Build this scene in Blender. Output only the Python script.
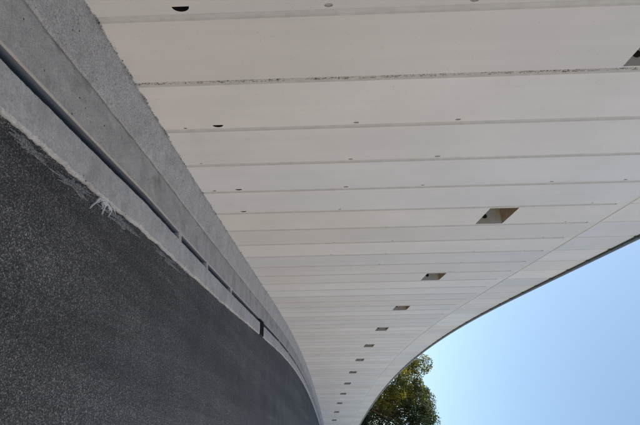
import bpy, bmesh, math, random
from mathutils import Vector, Matrix, noise
from mathutils.geometry import tessellate_polygon

random.seed(7)
for o in list(bpy.data.objects):
    bpy.data.objects.remove(o, do_unlink=True)
scene = bpy.context.scene
col = scene.collection
U = 1.48                                   # metres from the wall foot up to the camera

# ------------------------------------------------------------------ camera
ROLL, PITCH, FPX = 0.02551, -0.02331, 496.13
cam_d = bpy.data.cameras.new('camera')
cam = bpy.data.objects.new('camera', cam_d); col.objects.link(cam)
cam_d.sensor_width = 36; cam_d.sensor_fit = 'HORIZONTAL'
cam_d.lens = FPX / 640 * 36
cam_d.clip_start = 0.05; cam_d.clip_end = 5000
cr, sr, cp, sp = math.cos(ROLL), math.sin(ROLL), math.cos(PITCH), math.sin(PITCH)
fwd = Vector((0, cp, sp)); upv = Vector((0, -sp, cp)); rgt = Vector((1, 0, 0))
vx = rgt * sr + upv * cr                   # picture right (the camera is held on its side)
vy = -(rgt * cr - upv * sr)                # picture up
M = Matrix((vx, vy, -fwd)).transposed().to_4x4()
M.translation = Vector((0, 0, 1.06 * U))
cam.matrix_world = M
scene.camera = cam

# ------------------------------------------------------------------ light
SUN_AZ, SUN_EL = math.radians(-62), math.radians(38)      # azimuth clockwise from +Y
world = bpy.data.worlds.new('World'); scene.world = world; world.use_nodes = True
wn = world.node_tree; wn.nodes.clear()
sky = wn.nodes.new('ShaderNodeTexSky'); sky.sky_type = 'NISHITA'; sky.sun_disc = False
sky.sun_elevation = SUN_EL; sky.sun_rotation = SUN_AZ
sky.altitude = 50; sky.air_density = 1.0; sky.dust_density = 2.0; sky.ozone_density = 0.4
bg = wn.nodes.new('ShaderNodeBackground'); bg.inputs[1].default_value = 0.09
wo = wn.nodes.new('ShaderNodeOutputWorld')
tint = wn.nodes.new('ShaderNodeMix'); tint.data_type = 'RGBA'; tint.blend_type = 'MULTIPLY'; tint.inputs[0].default_value = 1
tint.inputs[7].default_value = (.93, 1, .985, 1); wn.links.new(sky.outputs[0], tint.inputs[6])
wn.links.new(tint.outputs[2], bg.inputs[0]); wn.links.new(bg.outputs[0], wo.inputs[0])
sd = bpy.data.lights.new('sun', 'SUN'); sd.energy = 5.0; sd.angle = math.radians(0.5); sd.color = (1, .93, .82)
sun = bpy.data.objects.new('sun', sd); col.objects.link(sun)
sdir = Vector((math.sin(SUN_AZ) * math.cos(SUN_EL), math.cos(SUN_AZ) * math.cos(SUN_EL), math.sin(SUN_EL)))
sun.rotation_euler = (-sdir).to_track_quat('-Z', 'Y').to_euler(); sun.location = (-20, 15, 40)
vs = scene.view_settings
vs.view_transform = 'Standard'; vs.look = 'None'; vs.gamma = 1; vs.use_curve_mapping = False
vs.exposure = 1.45
scene.render.engine = 'CYCLES'
scene.cycles.max_bounces = 8; scene.cycles.diffuse_bounces = 5

# ------------------------------------------------------------------ materials
class NT:
    def __init__(s, name):
        s.m = bpy.data.materials.new(name); s.m.use_nodes = True
        s.t = s.m.node_tree; s.b = s.t.nodes['Principled BSDF']
        s.co = s.t.nodes.new('ShaderNodeTexCoord').outputs['Object']
        s.ge = s.t.nodes.new('ShaderNodeNewGeometry').outputs['Position']
    def n(s, k, **kw):
        x = s.t.nodes.new(k)
        for a, v in kw.items(): setattr(x, a, v)
        return x
    def link(s, a, b): s.t.links.new(a, b)
    def map(s, scale, vec=None):
        m = s.n('ShaderNodeMapping'); m.inputs['Scale'].default_value = scale
        s.link(vec or s.ge, m.inputs['Vector']); return m.outputs[0]
    def noise(s, scale, detail=4, rough=.55, vec=None):
        x = s.n('ShaderNodeTexNoise'); x.inputs['Scale'].default_value = scale
        x.inputs['Detail'].default_value = detail; x.inputs['Roughness'].default_value = rough
        s.link(vec or s.ge, x.inputs['Vector']); return x.outputs['Fac']
    def voro(s, scale, out='Distance', vec=None, rnd=1):
        x = s.n('ShaderNodeTexVoronoi'); x.inputs['Scale'].default_value = scale
        x.inputs['Randomness'].default_value = rnd
        s.link(vec or s.ge, x.inputs['Vector']); return x.outputs[out]
    def ramp(s, fac, stops):
        r = s.n('ShaderNodeValToRGB'); e = r.color_ramp.elements
        while len(e) < len(stops): e.new(.5)
        for i, (p, c) in enumerate(stops):
            e[i].position = p; e[i].color = (c, c, c, 1) if isinstance(c, (int, float)) else (*c, 1)
        s.link(fac, r.inputs[0]); return r.outputs[0]
    def mix(s, fac, a, b, mode='MIX'):
        x = s.n('ShaderNodeMix', data_type='RGBA', blend_type=mode)
        for i, v in ((0, fac), (6, a), (7, b)):
            sock = x.inputs[i]
            if isinstance(v, (int, float)): sock.default_value = v if i == 0 else (v, v, v, 1)
            elif isinstance(v, tuple): sock.default_value = (*v, 1)
            else: s.link(v, sock)
        return x.outputs[2]
    def math(s, op, a, b=0.):
        x = s.n('ShaderNodeMath', operation=op)
        for i, v in enumerate((a, b)):
            if isinstance(v, (int, float)): x.inputs[i].default_value = v
            else: s.link(v, x.inputs[i])
        return x.outputs[0]
    def bump(s, h, strength, dist, prev=None):
        x = s.n('ShaderNodeBump'); x.inputs['Strength'].default_value = strength; x.inputs['Distance'].default_value = dist
        s.link(h, x.inputs['Height'])
        if prev: s.link(prev, x.inputs['Normal'])
        return x.outputs[0]
    def done(s, color, rough, normal=None, spec=.3):
        if isinstance(color, tuple): s.b.inputs['Base Color'].default_value = (*color, 1)
        else: s.link(color, s.b.inputs['Base Color'])
        if isinstance(rough, (int, float)): s.b.inputs['Roughness'].default_value = rough
        else: s.link(rough, s.b.inputs['Roughness'])
        s.b.inputs['Specular IOR Level'].default_value = spec
        if normal: s.link(normal, s.b.inputs['Normal'])
        return s.m

def panel_material(name, c):
    a = NT(name)
    rnd = a.n('ShaderNodeObjectInfo').outputs['Random']
    var = a.ramp(rnd, [(0, .925), (1, 1.065)])
    hue = a.n('ShaderNodeMath', operation='FRACT'); a.link(a.math('MULTIPLY', rnd, 7.31), hue.inputs[0])
    var = a.mix(1, var, a.ramp(hue.outputs[0], [(0, (1.015, 1., .975)), (1, (.975, 1., 1.03))]), 'MULTIPLY')
    cloud = a.ramp(a.noise(.9, 5), [(.3, .94), (.7, 1.04)])
    streak = a.ramp(a.noise(1, 4, vec=a.map((9, 9, .35))), [(.3, .965), (.7, 1.02)])
    col_ = a.mix(1, a.mix(1, a.mix(1, c, var, 'MULTIPLY'), cloud, 'MULTIPLY'), streak, 'MULTIPLY')
    # tiny air-bubble pits and rusty specks of the cast face
    v = a.n('ShaderNodeTexVoronoi'); v.inputs['Scale'].default_value = 22
    a.link(a.ge, v.inputs['Vector'])
    pit = a.math('LESS_THAN', v.outputs['Distance'], .085)
    few = a.math('GREATER_THAN', a.ramp(v.outputs['Color'], [(0, 0.), (1, 1.)]), .54)
    pit = a.math('MULTIPLY', pit, few)
    col_ = a.mix(a.math('MULTIPLY', pit, .45), col_, (.16, .12, .09))
    # grime near the foot and along the lifted edges
    dirt = a.ramp(a.noise(3.2, 8, .7), [(.58, 0.), (.75, .22)])
    col_ = a.mix(dirt, col_, (.33, .30, .27))
    nb = a.bump(a.noise(.8, 3), .35, .02)
    nb = a.bump(a.noise(160, 3), .25, .0015, nb)
    nb = a.bump(a.math('SUBTRACT', 1., pit), .4, .002, nb)
    return a.done(col_, .62, nb, .35)
M_panel = panel_material('cast_panel_concrete', (.497, .469, .448))
M_coping = panel_material('coping_concrete', (.508, .478, .457))

a = NT('groove_concrete')
M_groove = a.done(a.mix(a.ramp(a.noise(14, 6), [(.35, 0.), (.7, 1.)]), (.445, .425, .40), (.385, .365, .34)), .85)

a = NT('mortar_plug')
M_plug = a.done(a.mix(a.noise(40, 4), (.26, .245, .23), (.36, .345, .325)), .9, a.bump(a.noise(90, 4), .5, .004))

a = NT('dirty_joint')
n1 = a.noise(24, 8, .75); n2 = a.noise(70, 6, .7)
k = a.ramp(a.math('MULTIPLY', n1, n2), [(.225, 0.), (.32, 1.)])
k = a.math('MULTIPLY', k, a.ramp(a.noise(4.5, 4, .6), [(.34, .2), (.52, 1.)]))
M_dirty = a.done(a.mix(k, (.45, .42, .38), (.075, .06, .045)), .9, a.bump(a.noise(80, 5), .8, .01))

a = NT('joint_sealant')
M_seal = a.done(a.mix(a.noise(9, 5), (.41, .38, .335), (.51, .475, .425)), .6)

a = NT('recess_concrete')
st = a.ramp(a.noise(6, 6, .65), [(.42, 0.), (.62, 1.)])
M_recess = a.done(a.mix(a.math('MULTIPLY', st, .8), (.37, .36, .345), (.34, .28, .19)), .9, a.bump(a.noise(45, 5), .5, .006))
a = NT('recess_rusty_concrete')
st = a.ramp(a.noise(7, 6, .7), [(.35, 0.), (.65, 1.)])
M_rust = a.done(a.mix(st, (.56, .46, .33), (.42, .29, .15)), .9, a.bump(a.noise(45, 5), .5, .006))
a = NT('dark_void'); M_void = a.done((.012, .011, .01), .95)  # near-black colour stands in for the shade inside holes, slot, pit and pipe mouths

def kerb_material(name, c1, c2, stain, rough):
    a = NT(name)
    big = a.ramp(a.noise(3.1, 8, .65), [(.3, 0.), (.7, 1.)])
    col_ = a.mix(big, c1, c2)
    swirl = a.ramp(a.noise(11, 6, .7), [(.3, .86), (.7, 1.12)])
    col_ = a.mix(1, col_, swirl, 'MULTIPLY')
    st = a.ramp(a.noise(2.1, 9, .72), [(.50, 0.), (.68, stain)])
    col_ = a.mix(st, col_, (.17, .145, .12))
    gr = a.ramp(a.noise(75, 6, .85), [(.36, 1 - .45 * rough), (.64, 1 + .38 * rough)])
    col_ = a.mix(1, col_, gr, 'MULTIPLY')
    hole = None
    for sc, th, few, k in ((7, .055, .5, .85), (16, .10, .66, .8), (41, .13, .7, .5)):
        v = a.n('ShaderNodeTexVoronoi'); v.inputs['Scale'].default_value = sc
        w = a.n('ShaderNodeVectorMath', operation='ADD'); w.inputs[1].default_value = (sc, sc * .37, 0)
        a.link(a.ge, w.inputs[0]); a.link(w.outputs[0], v.inputs['Vector'])
        h = a.math('MULTIPLY', a.math('LESS_THAN', a.math('ADD', v.outputs['Distance'], a.math('MULTIPLY', a.noise(130, 2), .12)), th + .06),
                   a.math('GREATER_THAN', a.ramp(v.outputs['Color'], [(0, 0.), (1, 1.)]), few))
        col_ = a.mix(a.math('MULTIPLY', h, k), col_, (.05, .042, .038))
        hole = h if hole is None else a.math('MAXIMUM', hole, h)
    nb = a.bump(a.noise(9, 7, .65), .7 * rough, .025)
    nb = a.bump(a.noise(70, 6, .85), rough, .008, nb)
    nb = a.bump(a.math('SUBTRACT', 1., hole), .9, .006, nb)
    return a.done(col_, .9, nb, .2)
M_haunch = kerb_material('haunch_concrete', (.405, .375, .348), (.495, .461, .43), .2, 1.0)
M_channel = kerb_material('channel_concrete', (.40, .373, .343), (.50, .468, .432), .4, .6)
M_back = kerb_material('back_slab_concrete', (.345, .315, .28), (.44, .408, .367), .65, .6)
a = NT('slot_lip_mortar')
M_lip = a.done(a.mix(a.noise(18, 6), (.40, .355, .30), (.29, .26, .225)), .9, a.bump(a.noise(70, 5), .6, .006))

a = NT('slot_steel'); M_steel = a.done(a.mix(a.noise(5, 5), (.09, .10, .115), (.14, .15, .165)), .6, None, .4)
a = NT('asphalt')
v = a.n('ShaderNodeTexVoronoi'); v.inputs['Scale'].default_value = 115; a.link(a.ge, v.inputs['Vector'])
stone = a.ramp(v.outputs['Color'], [(0, (.026, .0242, .0225)), (.45, (.070, .0655, .061)), (.75, (.125, .117, .109)), (1, (.22, .206, .193))])
col_ = a.mix(a.ramp(v.outputs['Distance'], [(.3, 0.), (.6, 1.)]), stone, (.023, .0214, .0199))
v2 = a.n('ShaderNodeTexVoronoi'); v2.inputs['Scale'].default_value = 38; a.link(a.ge, v2.inputs['Vector'])
pale = a.math('MULTIPLY', a.math('LESS_THAN', v2.outputs['Distance'], .22), a.math('GREATER_THAN', a.ramp(v2.outputs['Color'], [(0, 0.), (1, 1.)]), .9))
col_ = a.mix(a.math('MULTIPLY', pale, .6), col_, (.26, .25, .24))
clump = a.ramp(a.noise(34, 4, .7), [(.3, .6), (.7, 1.5)])
col_ = a.mix(1, col_, clump, 'MULTIPLY')
dust = a.ramp(a.noise(1.1, 7, .65), [(.35, .9), (.72, 1.5)])
col_ = a.mix(1, col_, dust, 'MULTIPLY')
def dot(v_):
    d = a.n('ShaderNodeVectorMath', operation='DOT_PRODUCT'); d.inputs[1].default_value = v_; a.link(a.ge, d.inputs[0]); return d.outputs['Value']
cx = a.n('ShaderNodeCombineXYZ'); a.link(dot((2.4 * math.cos(.46), -2.4 * math.sin(.46), 0)), cx.inputs[0]); a.link(dot((.09 * math.sin(.46), .09 * math.cos(.46), 0)), cx.inputs[1])
lane = a.ramp(a.noise(1, 6, .65, vec=cx.outputs[0]), [(.42, .92), (.66, 1.7)])
col_ = a.mix(1, col_, lane, 'MULTIPLY')
nb = a.bump(a.noise(3, 5), .3, .02)
nb = a.bump(v.outputs['Distance'], .8, .006, nb)
M_asphalt = a.done(col_, .78, nb, .35)

a = NT('dry_earth')
M_earth = a.done(a.mix(a.noise(.35, 8, .65), (.46, .37, .25), (.33, .27, .17)), .95, a.bump(a.noise(5, 8), .7, .08))
a = NT('cement_laitance')
M_cement = a.done(a.mix(a.noise(60, 5), (.66, .65, .63), (.38, .372, .36)), .9, a.bump(a.noise(90, 4), .6, .004))
a = NT('smeared_grout')
M_grout = a.done(a.mix(a.ramp(a.noise(75, 6, .75), [(.42, 0.), (.58, 1.)]), (.24, .232, .225), (.055, .053, .05)), .9, a.bump(a.noise(90, 4), .6, .004))
a = NT('grit')
M_grit = a.done(a.mix(a.voro(50, 'Color'), (.05, .045, .04), (.34, .31, .275)), .9)
a = NT('cast_iron'); M_iron = a.done(a.mix(a.noise(30, 5), (.010, .010, .011), (.02, .018, .016)), .8, None, .2)
a = NT('painted_flashing'); M_flash = a.done(a.mix(a.noise(6, 5), (.035, .045, .045), (.06, .072, .07)), .5, None, .4)
a = NT('zinc_strip'); M_zinc = a.done(a.mix(a.noise(12, 5), (.22, .23, .23), (.32, .33, .33)), .5); a.b.inputs['Metallic'].default_value = .3
a = NT('bark'); M_bark = a.done(a.mix(a.noise(9, 6), (.06, .045, .032), (.12, .095, .07)), .95, a.bump(a.noise(25, 6), 1, .03))

def leaf_material(name, c1, c2, c3):
    a = NT(name)
    f = a.ramp(a.noise(.75, 3), [(.46, 0.), (.62, 1.)])
    g = a.ramp(a.noise(9, 2), [(.3, 0.), (.7, 1.)])
    c = a.mix(a.math('MULTIPLY', g, .6), a.mix(f, c1, c2), c3)
    a.done(c, .55, None, .25)
    tr = a.n('ShaderNodeBsdfTranslucent'); a.link(a.mix(1, c, (1.5, 1.35, .6), 'MULTIPLY'), tr.inputs[0])
    mx = a.n('ShaderNodeMixShader'); mx.inputs[0].default_value = .42
    a.link(a.b.outputs[0], mx.inputs[1]); a.link(tr.outputs[0], mx.inputs[2])
    a.link(mx.outputs[0], a.t.nodes['Material Output'].inputs[0]); return a.m
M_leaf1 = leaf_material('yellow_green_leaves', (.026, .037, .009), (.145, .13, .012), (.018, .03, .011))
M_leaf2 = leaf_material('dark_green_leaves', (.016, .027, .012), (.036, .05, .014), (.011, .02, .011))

# ------------------------------------------------------------------ helpers
def obj(name, verts, faces, mats, parent=None, idx=None, smooth=False):
    me = bpy.data.meshes.new(name)
    me.from_pydata([tuple(v) for v in verts], [], faces)
    for m in (mats if isinstance(mats, (list, tuple)) else [mats]): me.materials.append(m)
    if idx: me.polygons.foreach_set('material_index', idx)
    if smooth: me.polygons.foreach_set('use_smooth', [True] * len(me.polygons))
    me.update()
    o = bpy.data.objects.new(name, me); col.objects.link(o)
    if parent: o.parent = parent
    return o
def tag(o, label, cat, group=None):
    o['label'] = label; o['category'] = cat
    if group: o['group'] = group
    return o
def struct(o, label=None):
    o['kind'] = 'structure'
    if label: o['label'] = label
    return o
def root(name, loc=(0, 0, 0)):
    o = bpy.data.objects.new(name, None); col.objects.link(o); o.empty_display_size = .2
    o.location = loc; return o

# ------------------------------------------------------------------ the plan of the bend (s in units of U along the wall foot)
TH0, D0, S0, R = 0.4205063, 1.6376526, 1.6031538, 0.4584341
ZT, ZJ, ZP, DZP = 3.45826, 2.772427, 1.617244, 0.249022
G1, GT = -0.0643676, -0.0053744
def curv(s):
    if s < 0: return 0
    pts = [(0, -.018969), (10, .012845), (25, .007487), (30, .004), (200, .009)]
    for (a0, k0), (a1, k1) in zip(pts, pts[1:]):
        if s <= a1: return k0 + (k1 - k0) * (s - a0) / (a1 - a0)
    return .006
SUB = .02; SMIN, SMAX = -9., 62.
tab = []
x, y, t = -D0 * math.cos(TH0), D0 * math.sin(TH0), TH0
s = 0.
while s < SMAX:
    tab.append((s, x, y, t)); t += curv(s) * SUB; x += math.sin(t) * SUB; y += math.cos(t) * SUB; s += SUB
def plan(s):
    """point, heading at s (units) -> metres"""
    if s <= 0:
        x0, y0 = tab[0][1], tab[0][2]
        return (x0 + s * math.sin(TH0)) * U, (y0 + s * math.cos(TH0)) * U, TH0
    f = s / SUB; i = min(int(f), len(tab) - 2); f -= i
    a0, b0 = tab[i], tab[i + 1]
    return ((a0[1] + (b0[1] - a0[1]) * f) * U, (a0[2] + (b0[2] - a0[2]) * f) * U, a0[3] + (b0[3] - a0[3]) * f)
def road_z(s):
    q = max(0., min(s, 30.))
    z = -.0007972 * q + .00045963 * q * q - 4.822e-6 * q ** 3
    if s > 30: z += .0138 * (s - 30)
    return z * U
def at(s, off, z):
    x, y, t = plan(s)
    if 0 < off < 1.3:                                # the kerb and channel widen a little towards the viewer
        off += .062 * max(0., min(2.3, 2.5 - s)) * min(1., off / .33)
    return Vector((x + off * math.cos(t), y - off * math.sin(t), z + road_z(s)))
FOOT = .06 * U                                       # wall foot above the road
EYE = 1.06 * U
joint_z = lambda s: EYE + (ZJ + G1 * s) * U
top_z = lambda s: EYE + (ZT + (G1 + GT) * s) * U

def sweep(ss, prof, closed=False):
    """prof(s) -> list of (off, z); returns verts, faces"""
    vs_, fs = [], []
    n = None
    for i, s in enumerate(ss):
        p = prof(s); n = len(p)
        vs_ += [at(s, *q) for q in p]
        if i:
            for j in range(n - (0 if closed else 1)):
                a0 = (i - 1) * n + j; a1 = (i - 1) * n + (j + 1) % n
                fs.append((a0, a1, i * n + (j + 1) % n, i * n + j))
    if closed:
        fs.append(tuple(range(n))); fs.append(tuple(reversed(range((len(ss) - 1) * n, len(ss) * n))))
    return vs_, fs
def steps(s0, s1, fine=.03):
    out = [s0]; s = s0
    while True:
        d = fine if -1 < s < 9 else (fine * 3 if -2 < s < 20 else .4)
        s += d
        if s >= s1 - d * .3: break
        out.append(s)
    return out + [s1]
def nz(s, seed, f=1.): return noise.fractal(Vector((s * U * f, seed * 7.3, 1.7)), .8, 2.1, 5)

OPP = 9.3                                            # offset of the unseen wall added across the road to bounce warm light
# ------------------------------------------------------------------ ground, road, embankment
g = 3000
struct(obj('ground', [(-g, -g, -.35), (g, -g, -.35), (g, g, -.35), (-g, g, -.35)], [(0, 1, 2, 3)], M_earth), 'dry earth ground beyond the road')
ss = steps(SMIN, SMAX, .1)
v, f = sweep(ss, lambda s: [(.80, -.026), (.99, -.02), (1.25, -.012), (2.5, .0), (5, .02), (9.4, .0)])
struct(obj('road', v, f, M_asphalt), 'dark coarse asphalt road in the shade')
def verge(s):
    zt = top_z(s) - road_z(s) - .6
    return [(OPP + .5, zt - .3), (OPP + 4, zt - .2), (OPP + 25, max(zt - 2, .3)), (OPP + 60, -.6 - road_z(s))]
v, f = sweep(steps(SMIN, 45, .4), verge)
struct(obj('verge', v, f, M_earth), 'earth bank across the road')
def emb(s):
    zt = top_z(s) - road_z(s)
    return [(-.95, zt - 1.15), (-3, zt - 1.1), (-14, zt - .9 + .4), (-45, max(zt - 3, .5)), (-90, -.6 - road_z(s))]
v, f = sweep(steps(SMIN, 45, .4), emb)
struct(obj('embankment', v, f, M_earth), 'earth bank held back by the wall')

# ------------------------------------------------------------------ sloped concrete haunch between wall and channel
def haunch(s):
    e = .305 + .010 * nz(s, 1, 1.3) + .007 * nz(s, 2, 8) + .004 * nz(s, 14, 22)
    h = .017 + .006 * nz(s, 18, 2)
    return [(-.3, FOOT - .01), (-.02, FOOT + .006 * nz(s, 3, 5)), (.03, FOOT - .006 + .005 * nz(s, 15, 9)), (.08, FOOT - .018 + .004 * nz(s, 3, 6)), (.16, .052 + .005 * nz(s, 4, 3)), (.23, .035 + .004 * nz(s, 16, 4)), (e - .012, h + .004),
            (e, h - .002), (e + .002, -.01), (.36, -.03)]
v, f = sweep(steps(-6, SMAX, .03), haunch)
hn = obj('kerb', v, f, M_haunch, smooth=False)
struct(hn, 'rough sloping grey concrete kerb along the wall foot')

# ------------------------------------------------------------------ slot drain
drain = root('slot_drain', at(1.5, .65, 0))
tag(drain, 'pale concrete slot drain channel with dark slot between road and wall', 'drain')
def keep(o):
    o.parent = drain; o.matrix_parent_inverse = Matrix.Translation(-drain.location); return o
GR = (6.92, 7.30)
gaps = [-5.2, -2.4, 3.17, 3.93, 4.93, GR[0], GR[1], 9.4, 11.2, 13.2, 15.2, 17.2, 19.2, 21.5, 24, 26.5, 29, 32, 36, 40, 45, 52, 61.5]
rr = random.Random(3)
def back_prof(s):
    w = .003 * nz(s, 5, 4)
    g = .311 + .010 * nz(s, 1, 1.3) + .007 * nz(s, 2, 8) + .007 * nz(s, 19, 9)
    return [(g - .004, -.06), (g, .007), (g + .02, .0125), (.38, .013 + w), (.45, .014 + w), (.617, .010), (.617, -.02)]
def lip_prof(s):
    j = .004 * nz(s, 6, 12)
    return [(.617, .0095), (.6175, .0112), (.623 + j * .6, .0095), (.629 + j * .4, .004), (.6312, .0), (.618, -.014)]
def side_prof(s): return [(.629, .001), (.6316, -.001), (.634, -.03), (.634, -.16), (.610, -.16)]
def floor_prof(s): return [(.60, -.15), (.715, -.155)]
def front_prof(s):
    e = .935 + .010 * nz(s, 8, 1.5) + .008 * nz(s, 9, 7) + .007 * nz(s, 10, 22) + .003 * nz(s, 20, 60)
    j = .004 * nz(s, 7, 5) + .003 * nz(s, 23, 25)
    return [(0.700, -.16), (0.700 + j, .0), (.708 + j, .006), (.80, .008 + .002 * nz(s, 11, 5)), (e - .016 + .006 * nz(s, 21, 30), .005 + .002 * nz(s, 22, 40)), (e, -.006 + .006 * nz(s, 12, 40)), (e + .004, -.05)]
for i, (a0, a1) in enumerate(zip(gaps, gaps[1:])):
    if a0 == GR[0]:
        v, f = sweep(steps(a0, a1, .05), back_prof); keep(obj('back_slab', v, f, M_back))
        continue
    c0, c1 = a0 + .0015, a1 - .0015
    for nm, pr, m in (('back_slab', back_prof, M_back), ('slot_lip', lip_prof, M_lip), ('slot_side', side_prof, M_steel), ('front_slab', front_prof, M_channel), ('slot_floor', floor_prof, M_void)):
        v, f = sweep(steps(c0, c1, .007 if nm == 'front_slab' else .02), pr); keep(obj(nm, v, f, m))
    w = .028 + rr.uniform(-.006, .008)
    if a1 not in GR:
        v, f = sweep([a1 - w, a1 - w * .3, a1 + w * .4, a1 + w], lambda s: [(.604, .0125), (.65, .004 + .006 * nz(s, 13, 9)), (.708, .009), (.708, -.1), (.604, -.1)], True)
        keep(obj('slot_bridge', v, f, M_channel))
# gully grate set into the channel
g0, g1 = GR[0], GR[1]
gr = root('gully_grate', at((g0 + g1) / 2, .77, 0))
tag(gr, 'black iron gully grate set across the concrete channel', 'grate')
def gkeep(o): o.parent = gr; o.matrix_parent_inverse = Matrix.Translation(-gr.location); return o
v, f = sweep([g0 + .004, g1 - .004], lambda s: [(.612, -.2), (.612, -.45), (.93, -.45), (.93, -.2)]); gkeep(obj('pit', v, f, M_void))
fv, ff = [], []
def addbox(s0, s1, o0, o1, z0, z1):
    b = len(fv)
    for s in (s0, s1):
        for o_, z in ((o0, z0), (o1, z0), (o1, z1), (o0, z1)): fv.append(at(s, o_, z))
    for q in ((0, 1, 2, 3), (7, 6, 5, 4), (0, 4, 5, 1), (1, 5, 6, 2), (2, 6, 7, 3), (3, 7, 4, 0)): ff.append(tuple(b + k for k in q))
addbox(g0 + .003, g0 + .02, .612, .935, -.2, .004); addbox(g1 - .02, g1 - .003, .612, .935, -.2, .004)
addbox(g0 + .02, g1 - .02, .612, .635, -.2, .004); addbox(g0 + .02, g1 - .02, .915, .935, -.2, .004)
gkeep(obj('frame', fv, ff, M_iron))
for i in range(7):
    c = g0 + .045 + (g1 - g0 - .09) * i / 6; fv, ff = [], []
    addbox(c - .006, c + .006, .636, .914, -.04, .001); gkeep(obj('bar', fv, ff, M_iron))

# ------------------------------------------------------------------ retaining wall
wall = root('retaining_wall', at(S0, 0, FOOT))
tag(wall, 'tall pale curved concrete retaining wall with vertical grooves and coping', 'wall')
def wkeep(o, par=None):
    o.parent = par or wall
    o.matrix_parent_inverse = Matrix.Identity(4) if par else Matrix.Translation(-wall.location)
    return o
N0, N1 = -13, 92
GD, GF, GB = .008, .029, .018          # groove depth, half width at face, half width at floor
TIE = [(4.85, 'hole', .036), (3.63, 'plug', .02), (2.74, 'plug', .02), (1.30, 'plug', .017), (.48, 'plug', .017)]
extra = {-1: [(4.87, 'hole', .05), (3.94, 'plug', .027), (3.03, 'plug', .029)],
         1: [(4.85, 'hole', .043), (5.145, 'hole', .014), (3.63, 'plug', .024), (2.74, 'plug', .024)],
         2: [(5.135, 'plug', .016), (3.62, 'plug', .022), (2.75, 'plug', .03)],
         3: [(4.83, 'hole', .036), (5.11, 'hole', .02), (3.61, 'plug', .028), (2.74, 'plug', .02), (1.30, 'plug', .022), (.48, 'plug', .02)]}
rw = random.Random(11)
bead_pts = []
for n in range(N0, N1):
    sa, sb = S0 + n * R, S0 + (n + 1) * R
    pa, pb = plan(sa), plan(sb)
    A = Vector((pa[0], pa[1], 0)); B = Vector((pb[0], pb[1], 0))
    T = (B - A); W = T.length; T /= W
    Nr = Vector((T.y, -T.x, 0))          # towards the road
    ang = math.atan2(T.y, T.x)
    org = A.copy()
    jz = lambda a_: joint_z(sa) + (joint_z(sb) - joint_z(sa)) * a_ / W
    tz = lambda a_: top_z(sa) + (top_z(sb) - top_z(sa)) * a_ / W
    bz = lambda a_: road_z(sa) + (road_z(sb) - road_z(sa)) * a_ / W + FOOT - .04
    L = lambda a_, z, d=0.: org + T * a_ + Vector((0, 0, z)) - Nr * d      # d = depth behind the face
    # outline of the front face: grooves stop short of the coping joint
    RE = .142
    out = [(GF, bz(GF)), (W - GF, bz(W)), (W - GF, jz(W) - RE - .03), (W - GF * .2, jz(W) - RE), (W, jz(W) - RE), (W, jz(W) - .018), (0, jz(0) - .018),
           (0, jz(0) - RE), (GF * .2, jz(0) - RE), (GF, jz(0) - RE - .03)]
    holes = []
    if n % 5 == 0:
        zb = lambda a_: jz(a_) - (ZJ - ZP) * U
        a0, a1 = GF + .016, W - GF - .016
        if zb(a0) > bz(0) + .4:
            holes.append(('recess', [(a0, zb(a0)), (a1, zb(a1)), (a1, zb(a1) + DZP * U), (a0, zb(a0) + DZP * U)], .62))
    for below, kind, rad in extra.get(n, TIE if n > 3 else []):
        ac = W * (.945 if n != -1 else .935) - rad * .6; ac = min(ac, W - GF - rad - .006)
        zc = jz(ac) - below
        if zc < bz(0) + .12 or (n > 40): continue
        if n > 3 and rw.random() < (.8 if kind == 'hole' else .25): continue
        if n % 5 == 0 and 1.2 < below < 1.85: continue
        holes.append((kind, ([(ac - rad * .15 + rad * .85 * max(0, math.cos(q * math.pi / 11 - math.pi / 2)), zc + rad * 1.1 * math.sin(q * math.pi / 11 - math.pi / 2)) for q in range(12)] if kind == 'hole' else
             [(ac + rad * .62 * math.cos(q * math.tau / 14), zc + rad * math.sin(q * math.tau / 14)) for q in range(14)]), .09 if kind == 'hole' else .006 + rw.random() * .006))
    loops = [[Vector((p[0], p[1], 0)) for p in out]] + [[Vector((p[0], p[1], 0)) for p in reversed(h[1])] for h in holes]
    flat = [p for l in loops for p in l]
    tris = tessellate_polygon(loops)
    V = [L(p.x, p.y) for p in flat]; F = []; I = []
    for t_ in tris:
        a_, b_, c_ = (flat[k] for k in t_)
        F.append(tuple(t_) if (b_ - a_).cross(c_ - a_).z > 0 else tuple(reversed(t_))); I.append(0)
    def quad(pts, mi):
        b0 = len(V); V.extend(pts); F.append(tuple(range(b0, b0 + len(pts)))); I.append(mi)
    # chamfered groove flanks and the groove floor on the right-hand side
    zl, zr_ = jz(0) - RE, jz(W) - RE
    quad([L(GF, bz(0)), L(GF, zl - .03), L(GB, zl - .01, GD), L(GB, bz(0), GD)], 1)
    quad([L(W - GF, bz(W)), L(W - GB, bz(W), GD), L(W - GB, zr_ - .01, GD), L(W - GF, zr_ - .03)], 1)
    quad([L(W - GB - .004, bz(W), GD), L(W + GB + .004, bz(W), GD), L(W + GB + .004, zr_ + .01, GD + .0005), L(W - GB - .004, zr_ + .01, GD + .0005)], 1)
    quad([L(W - GF, zr_ - .03), L(W - GB, zr_ - .01, GD), L(W, zr_ - .008, GD), L(W, zr_), L(W - GF * .2, zr_)], 0)
    quad([L(GF, zl - .03), L(GF * .2, zl), L(0, zl), L(0, zl - .008, GD), L(GB, zl - .01, GD)], 0)
    quad([L(0, jz(0) - .018), L(W, jz(W) - .018), L(W, jz(W) - .018, .05), L(0, jz(0) - .018, .05)], 1)
    # solid back of the wall
    quad([L(0, bz(0), .78), L(0, jz(0), .78), L(W, jz(W), .78), L(W, bz(W), .78)], 1)
    kids = []
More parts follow.
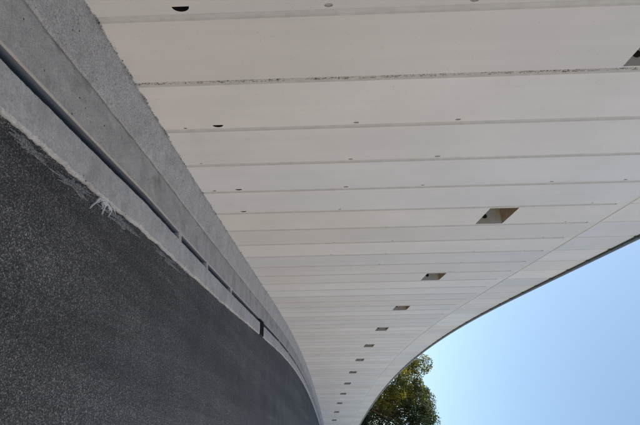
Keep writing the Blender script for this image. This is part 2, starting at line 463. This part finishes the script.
    for kind, pts, dep in holes:
        m = len(pts)
        if kind == 'recess':
            kids.append((kind, pts, dep)); continue
        for k in range(m):
            p, q = pts[k], pts[(k + 1) % m]
            quad([L(p[0], p[1]), L(p[0], p[1], dep), L(q[0], q[1], dep), L(q[0], q[1])], 2 if kind == 'hole' else 1)
        if kind == 'hole': quad([L(p[0], p[1], dep) for p in pts], 2)
        else: kids.append((kind, pts, dep))
    po = wkeep(obj('panel', [p - wall.location for p in V], F, [M_panel, M_groove, M_void], None, I)); po.matrix_parent_inverse = Matrix.Identity(4)
    for kind, pts, dep in kids:
        if kind == 'plug':
            c = sum((L(p[0], p[1], dep - .002) for p in pts), Vector()) / len(pts)
            vv = [L(p[0], p[1], dep) - wall.location for p in pts] + [c - wall.location]
            o = obj('plug', vv, [(k, (k + 1) % len(pts), len(pts)) for k in range(len(pts))], M_plug); o.parent = po
        else:
            fr = [L(p[0], p[1]) - wall.location for p in pts]; bk = [L(p[0], p[1], dep) - wall.location for p in pts]
            o = obj('recess_lining', fr + bk, [(0, 4, 5, 1), (1, 5, 6, 2), (2, 6, 7, 3), (3, 7, 4, 0), (4, 7, 6, 5)], [M_recess, M_rust], None, [0, 0, 1, 0, 0]); o.parent = po
            # drain pipe mouth in the far side of the recess
            a1 = pts[1][0] - .001; zc = pts[1][1] + DZP * U * (.36 + rw.uniform(-.05, .08)); dc = .10 + rw.uniform(-.01, .02); r0 = .03
            ring = [L(a1 - .0, zc + r0 * math.sin(q * math.tau / 16), dc + r0 * math.cos(q * math.tau / 16)) - wall.location for q in range(16)]
            ring2 = [L(a1 - .012, zc + r0 * 1.12 * math.sin(q * math.tau / 16), dc + r0 * 1.12 * math.cos(q * math.tau / 16)) - wall.location for q in range(16)]
            ring3 = [L(a1 - .012, zc + r0 * .92 * math.sin(q * math.tau / 16), dc + r0 * .92 * math.cos(q * math.tau / 16)) - wall.location for q in range(16)]
            ff = [(k, (k + 1) % 16, 16 + (k + 1) % 16, 16 + k) for k in range(16)] + [(16 + k, 16 + (k + 1) % 16, 32 + (k + 1) % 16, 32 + k) for k in range(16)] + [tuple(range(32, 48))]
            o2 = obj('pipe_mouth', ring + ring2 + ring3, ff, [M_void], None); o2.parent = po
    # dirty expansion joint
    if n in (0, 17, 23):
        strip = []
        m = 260 if n == 0 else 30
        z0, z1 = bz(W), jz(W) - RE
        vv, fc = [], []
        for k in range(m + 1):
            z = z0 + (z1 - z0) * k / m
            j1 = .004 * noise.fractal(Vector((z * 9, 3.1, n)), .8, 2, 4); j2 = .005 * noise.fractal(Vector((z * 14, 8.1, n)), .8, 2, 4)
            vv += [L(W - GB - .006, z, GD + .001), L(W - .012 + j1, z, .004 + j2 * .6), L(W + .004 + j2, z, .008), L(W + GB * .6, z, GD - .001), ]
            if k: fc += [((k - 1) * 4 + i, (k - 1) * 4 + i + 1, k * 4 + i + 1, k * 4 + i) for i in range(3)]
        wkeep(obj('joint_filler', vv, fc, M_dirty))
    # coping block with its vertical joint, horizontal joint and metal edge
    h = .012
    def box(name, a0, a1, zlo, zhi, d0, d1, mat, ch=.0):
        vv = [L(a0, zlo(a0), d0 + 0), L(a1, zlo(a1), d0), L(a1, zhi(a1), d0), L(a0, zhi(a0), d0),
              L(a0, zlo(a0), d1), L(a1, zlo(a1), d1), L(a1, zhi(a1), d1), L(a0, zhi(a0), d1)]
        fc = [(0, 1, 2, 3), (5, 4, 7, 6), (4, 0, 3, 7), (1, 5, 6, 2), (3, 2, 6, 7), (4, 5, 1, 0)]
        return wkeep(obj(name, vv, fc, mat))
    c = .016
    pv = [L(c, jz(c) + .022), L(W - c, jz(W) + .022), L(W - c, tz(W - c)), L(c, tz(c)),
          L(.009, jz(0) + .017, .009), L(W - .009, jz(W) + .017, .009), L(W - .009, tz(W), .009), L(.009, tz(0), .009),
          L(.009, jz(0) + .017, .95), L(W - .009, jz(W) + .017, .95), L(W - .009, tz(W), .95), L(.009, tz(0), .95)]
    fc = [(0, 1, 2, 3), (4, 5, 1, 0), (1, 5, 6, 2), (3, 2, 6, 7), (4, 0, 3, 7), (8, 9, 5, 4), (5, 9, 10, 6), (7, 6, 10, 11), (8, 4, 7, 11), (9, 8, 11, 10)]
    wkeep(obj('coping_block', pv, fc, M_coping))
    box('horizontal_sealant', 0, W, lambda a_: jz(a_) - .017, lambda a_: jz(a_) + .0165, .006, .04, M_seal)
    box('vertical_sealant', W - .0085, W + .0085, lambda a_: jz(a_) + .018, lambda a_: tz(a_) - .02, .0055, .05, M_seal)
    # metal edge: dark folded strip with a paler line and a clip at every joint
    box('edge_flashing', .003, W - .003, lambda a_: tz(a_) - .045, lambda a_: tz(a_) + .035, -.035, .96, M_flash)
    box('flashing_strip', .003, W - .003, lambda a_: tz(a_) - .002, lambda a_: tz(a_) + .012, -.041, -.0345, M_zinc)
    box('flashing_clip', W - .03, W + .03, lambda a_: tz(a_) - .062, lambda a_: tz(a_) + .02, -.0385, -.0005, M_flash)

# ------------------------------------------------------------------ unseen wall added across the road, facing the sun, as warm bounce fill
bounce_wall = root('retaining_wall', at(S0, OPP, 0))
tag(bounce_wall, 'unseen sunlit pale concrete wall added across the road to bounce warm light', 'wall')
for n in range(-8, 24):
    s0_, s1_ = S0 + n * R * 4, S0 + (n + 1) * R * 4 - .008
    vv, fc = sweep([s0_, (s0_ + s1_) / 2, s1_], lambda s: [(OPP, -.15), (OPP, top_z(s) - road_z(s) - .62), (OPP + .5, top_z(s) - road_z(s) - .62), (OPP + .5, -.15)], True)
    o = obj('panel', [p - bounce_wall.location for p in vv], fc, M_panel); o.parent = bounce_wall
    vv, fc = sweep([s0_, (s0_ + s1_) / 2, s1_], lambda s: [(OPP - .04, top_z(s) - road_z(s) - .615), (OPP - .04, top_z(s) - road_z(s) - .45), (OPP + .55, top_z(s) - road_z(s) - .45), (OPP + .55, top_z(s) - road_z(s) - .615)], True)
    o = obj('coping_block', [p - bounce_wall.location for p in vv], fc, M_coping); o.parent = bounce_wall

# ------------------------------------------------------------------ crumbs in the joint between wall and kerb, cement spills, grit
def crumb(vs_, fs, p, r, rg):
    b = len(vs_)
    d = [Vector((rg.uniform(-.3, .3), rg.uniform(-.3, .3), rg.uniform(-.2, .2))) for _ in range(6)]
    ax = [Vector(q) for q in ((1, 0, 0), (-1, 0, 0), (0, 1, 0), (0, -1, 0), (0, 0, .7), (0, 0, -.7))]
    for q, e in zip(ax, d): vs_.append(p + (q + e) * r)
    for q in ((0, 2, 4), (2, 1, 4), (1, 3, 4), (3, 0, 4), (2, 0, 5), (1, 2, 5), (3, 1, 5), (0, 3, 5)): fs.append(tuple(b + k for k in q))
rc = random.Random(21)
v, f = [], []
for _ in range(1500):
    s = rc.uniform(1.0, 2.6) if rc.random() < .5 else rc.uniform(1, 9)
    if noise.noise(Vector((s * 9, 2, 0))) < .02 and rc.random() < .8: continue
    r = rc.uniform(.002, .0045) if rc.random() < .88 else rc.uniform(.005, .009)
    crumb(v, f, at(s, rc.uniform(.0, .022), FOOT + .001 + rc.uniform(0, .012)), r, rc)
o = obj('mortar_crumbs', v, f, M_grit); o['kind'] = 'stuff'; tag(o, 'crumbly mortar and grit along the wall foot', 'rubble')
v, f = [], []
for _ in range(1700):
    s = rc.uniform(.6, 6.5); e = .94 + .010 * nz(s, 8, 1.5) + .008 * nz(s, 9, 7)
    r = rc.uniform(.0012, .004)
    crumb(v, f, at(s, e + abs(rc.gauss(0, .018)) + .004, -.012 + r * .4), r, rc)
o = obj('loose_grit', v, f, M_grit); o['kind'] = 'stuff'; tag(o, 'loose grit along the broken asphalt edge', 'grit')

def spill(name, outline, z, mat):
    """thin irregular cake on the road; outline in (s, off)"""
    pts = [at(s, o_, z) for s, o_ in outline]
    low = [p - Vector((0, 0, .012)) for p in pts]
    c = sum(pts, Vector()) / len(pts) + Vector((0, 0, .002))
    m = len(pts)
    return obj(name, pts + low + [c], [(k, (k + 1) % m, 2 * m) for k in range(m)] + [(m + k, m + (k + 1) % m, (k + 1) % m, k) for k in range(m)], mat)
def ribbon(pts, w):
    """tapered crooked streak as an outline in (s, off)"""
    l, r_ = [], []
    for k, (s, o_) in enumerate(pts):
        q = w[k]
        l.append((s - q / U, o_)); r_.append((s + q / U, o_))
    return l + r_[::-1]
def blot(s0, o0, ls, lo, seed, m=70):
    pts = []
    for k in range(m):
        a_ = k * math.tau / m; q = 1 + 1.1 * noise.fractal(Vector((math.cos(a_) * 1.6, math.sin(a_) * 1.6, seed)), .5, 2.3, 5)
        pts.append((s0 + ls * q * math.cos(a_), o0 + lo * q * math.sin(a_)))
    return pts
for k, (s0, o0, ls, lo, lab) in enumerate([
        (1.50, .985, .09, .018, 'small grey grout smear on asphalt nearest the camera'),
        (1.78, 1.00, .12, .026, 'grey grout smear on asphalt just before the white splash'),
        (2.28, .995, .15, .022, 'long grey grout smear on asphalt just beyond the splash'),
        (2.95, .985, .26, .022, 'faint grey grout smear further along the channel edge')]):
    tag(spill('grout_smear', blot(s0, o0, ls, lo, k + .3), -.0122, M_grout), lab, 'smear', 'grout smears on the asphalt')
def streak(pts, w, seed):
    l, r_ = [], []
    fine = []
    for k in range(len(pts) - 1):
        for q in range(4):
            fr = q / 4; fine.append((pts[k][0] + (pts[k + 1][0] - pts[k][0]) * fr, pts[k][1] + (pts[k + 1][1] - pts[k][1]) * fr, w[k] + (w[k + 1] - w[k]) * fr))
    fine.append((*pts[-1], w[-1]))
    for k, (s, o_, q) in enumerate(fine):
        n1 = 1 + .8 * noise.noise(Vector((k * .8, seed, 0))); n2 = 1 + .8 * noise.noise(Vector((k * .8, seed, 9)))
        l.append((s - q * n1 / U, o_)); r_.append((s + q * n2 / U, o_))
    return l + r_[::-1]
sv, sf = [], []
def add_spill(outline, z):
    pts = [at(s, o_, z) for s, o_ in outline]; m = len(pts); b = len(sv)
    sv.extend(pts); sv.extend(p - Vector((0, 0, .014)) for p in pts); sv.append(sum(pts, Vector()) / m + Vector((0, 0, .0015)))
    sf.extend((b + k, b + (k + 1) % m, b + 2 * m) for k in range(m)); sf.extend((b + m + k, b + m + (k + 1) % m, b + (k + 1) % m, b + k) for k in range(m))
rs = random.Random(4)
add_spill(blot(2.06, .943, .045, .017, 3.3), -.0045)
add_spill(blot(2.12, .962, .022, .011, 5.1), -.0085)
for k, (s0, ds, ln, w) in enumerate([(2.02, -.075, .12, .008), (2.035, -.035, .05, .006), (2.055, -.01, .065, .005), (2.085, -.03, .10, .007), (2.11, .01, .05, .005), (2.14, -.015, .085, .005), (2.17, .02, .04, .004)]):
    pts = [(s0 + ds * q / 5 + rs.uniform(-.006, .006) * (q > 0), .945 + ln * q / 5) for q in range(6)]
    add_spill(streak(pts, [w * 1.6, w, w * .8, w * .7, w * .5, .0008], k * 1.7), -.0095 - k * .0002)
tag(obj('cement_splash', sv, sf, M_cement), 'stringy white cement splash streaking onto the asphalt beside the channel', 'splash')

# ------------------------------------------------------------------ trees behind the wall
def tube(vs_, fs, p0, p1, r0, r1, k=7):
    b = len(vs_); d = (p1 - p0).normalized(); u = d.orthogonal().normalized(); w = d.cross(u)
    for p, r in ((p0, r0), (p1, r1)):
        for i in range(k): vs_.append(p + (u * math.cos(i * math.tau / k) + w * math.sin(i * math.tau / k)) * r)
    for i in range(k): fs.append((b + i, b + (i + 1) % k, b + k + (i + 1) % k, b + k + i))
def tree(name, label, base, H, rad, ctr, clumps, leaves, leaf, lm, seed, drop):
    rg = random.Random(seed)
    t = root(name, base); tag(t, label, 'shrub' if name == 'shrub' else 'tree', 'shrubs behind the wall' if name == 'shrub' else 'trees behind the wall')
    tv, tf = [], []
    b = Vector((0, 0, 0)); prev = b; pr = .19
    fork = Vector((rg.uniform(-.2, .2), rg.uniform(-.2, .2), H * .32))
    tube(tv, tf, Vector((0, 0, -.3)), fork * .5, .03 * H, .024 * H); tube(tv, tf, fork * .5, fork, .024 * H, .019 * H)
    cs = []
    for i in range(clumps):
        while True:
            p = Vector((rg.uniform(-1, 1), rg.uniform(-1, 1), rg.uniform(-1, 1)))
            if .25 < p.length < 1 : break
        p = p.normalized() * (p.length ** .5) * rg.uniform(.85, 1.13)
        c = Vector((p.x * rad[0], p.y * rad[1], p.z * rad[2])) + ctr
        cs.append((c, rg.uniform(.55, 1.0) * leaf * 6.2))
    lv, lf = [], []
    for i, (c, r) in enumerate(cs):
        mid = fork.lerp(c, .5) + Vector((rg.uniform(-.3, .3), rg.uniform(-.3, .3), rg.uniform(0, .4)))
        tube(tv, tf, fork, mid, .0095 * H, .0055 * H, 5); tube(tv, tf, mid, c, .0055 * H, .0015 * H, 5)
        for j in range(leaves):
            while True:
                q = Vector((rg.uniform(-1, 1), rg.uniform(-1, 1), rg.uniform(-1, 1)))
                if q.length < 1: break
            q = q.normalized() * q.length ** .6
            p = c + Vector((q.x, q.y, q.z * .8)) * r
            s = leaf * rg.uniform(.55, 1.15)
            a_ = Vector((rg.gauss(0, 1), rg.gauss(0, 1), rg.gauss(0, 1) - drop)).normalized()
            w = a_.orthogonal().normalized(); w.rotate(Matrix.Rotation(rg.uniform(0, 6.28), 3, a_))
            k = len(lv)
            lv += [p, p + a_ * s * .5 + w * s * .28, p + a_ * s, p + a_ * s * .5 - w * s * .28]
            lf.append((k, k + 1, k + 2, k + 3))
    for nm, vv, fc, m in (('trunk', tv, tf, M_bark), ('crown', lv, lf, lm)):
        o = obj(nm, vv, fc, m); o.parent = t
def bank_z(s, off):
    zt = top_z(s)
    return zt - 1.1
# plan positions are behind the far part of the bend
b1 = Vector((16.9, 50.5, 0)); b2 = Vector((20.9, 52.5, 0))
zb = bank_z(32, -5) + .15
b1.z = zb; b2.z = zb
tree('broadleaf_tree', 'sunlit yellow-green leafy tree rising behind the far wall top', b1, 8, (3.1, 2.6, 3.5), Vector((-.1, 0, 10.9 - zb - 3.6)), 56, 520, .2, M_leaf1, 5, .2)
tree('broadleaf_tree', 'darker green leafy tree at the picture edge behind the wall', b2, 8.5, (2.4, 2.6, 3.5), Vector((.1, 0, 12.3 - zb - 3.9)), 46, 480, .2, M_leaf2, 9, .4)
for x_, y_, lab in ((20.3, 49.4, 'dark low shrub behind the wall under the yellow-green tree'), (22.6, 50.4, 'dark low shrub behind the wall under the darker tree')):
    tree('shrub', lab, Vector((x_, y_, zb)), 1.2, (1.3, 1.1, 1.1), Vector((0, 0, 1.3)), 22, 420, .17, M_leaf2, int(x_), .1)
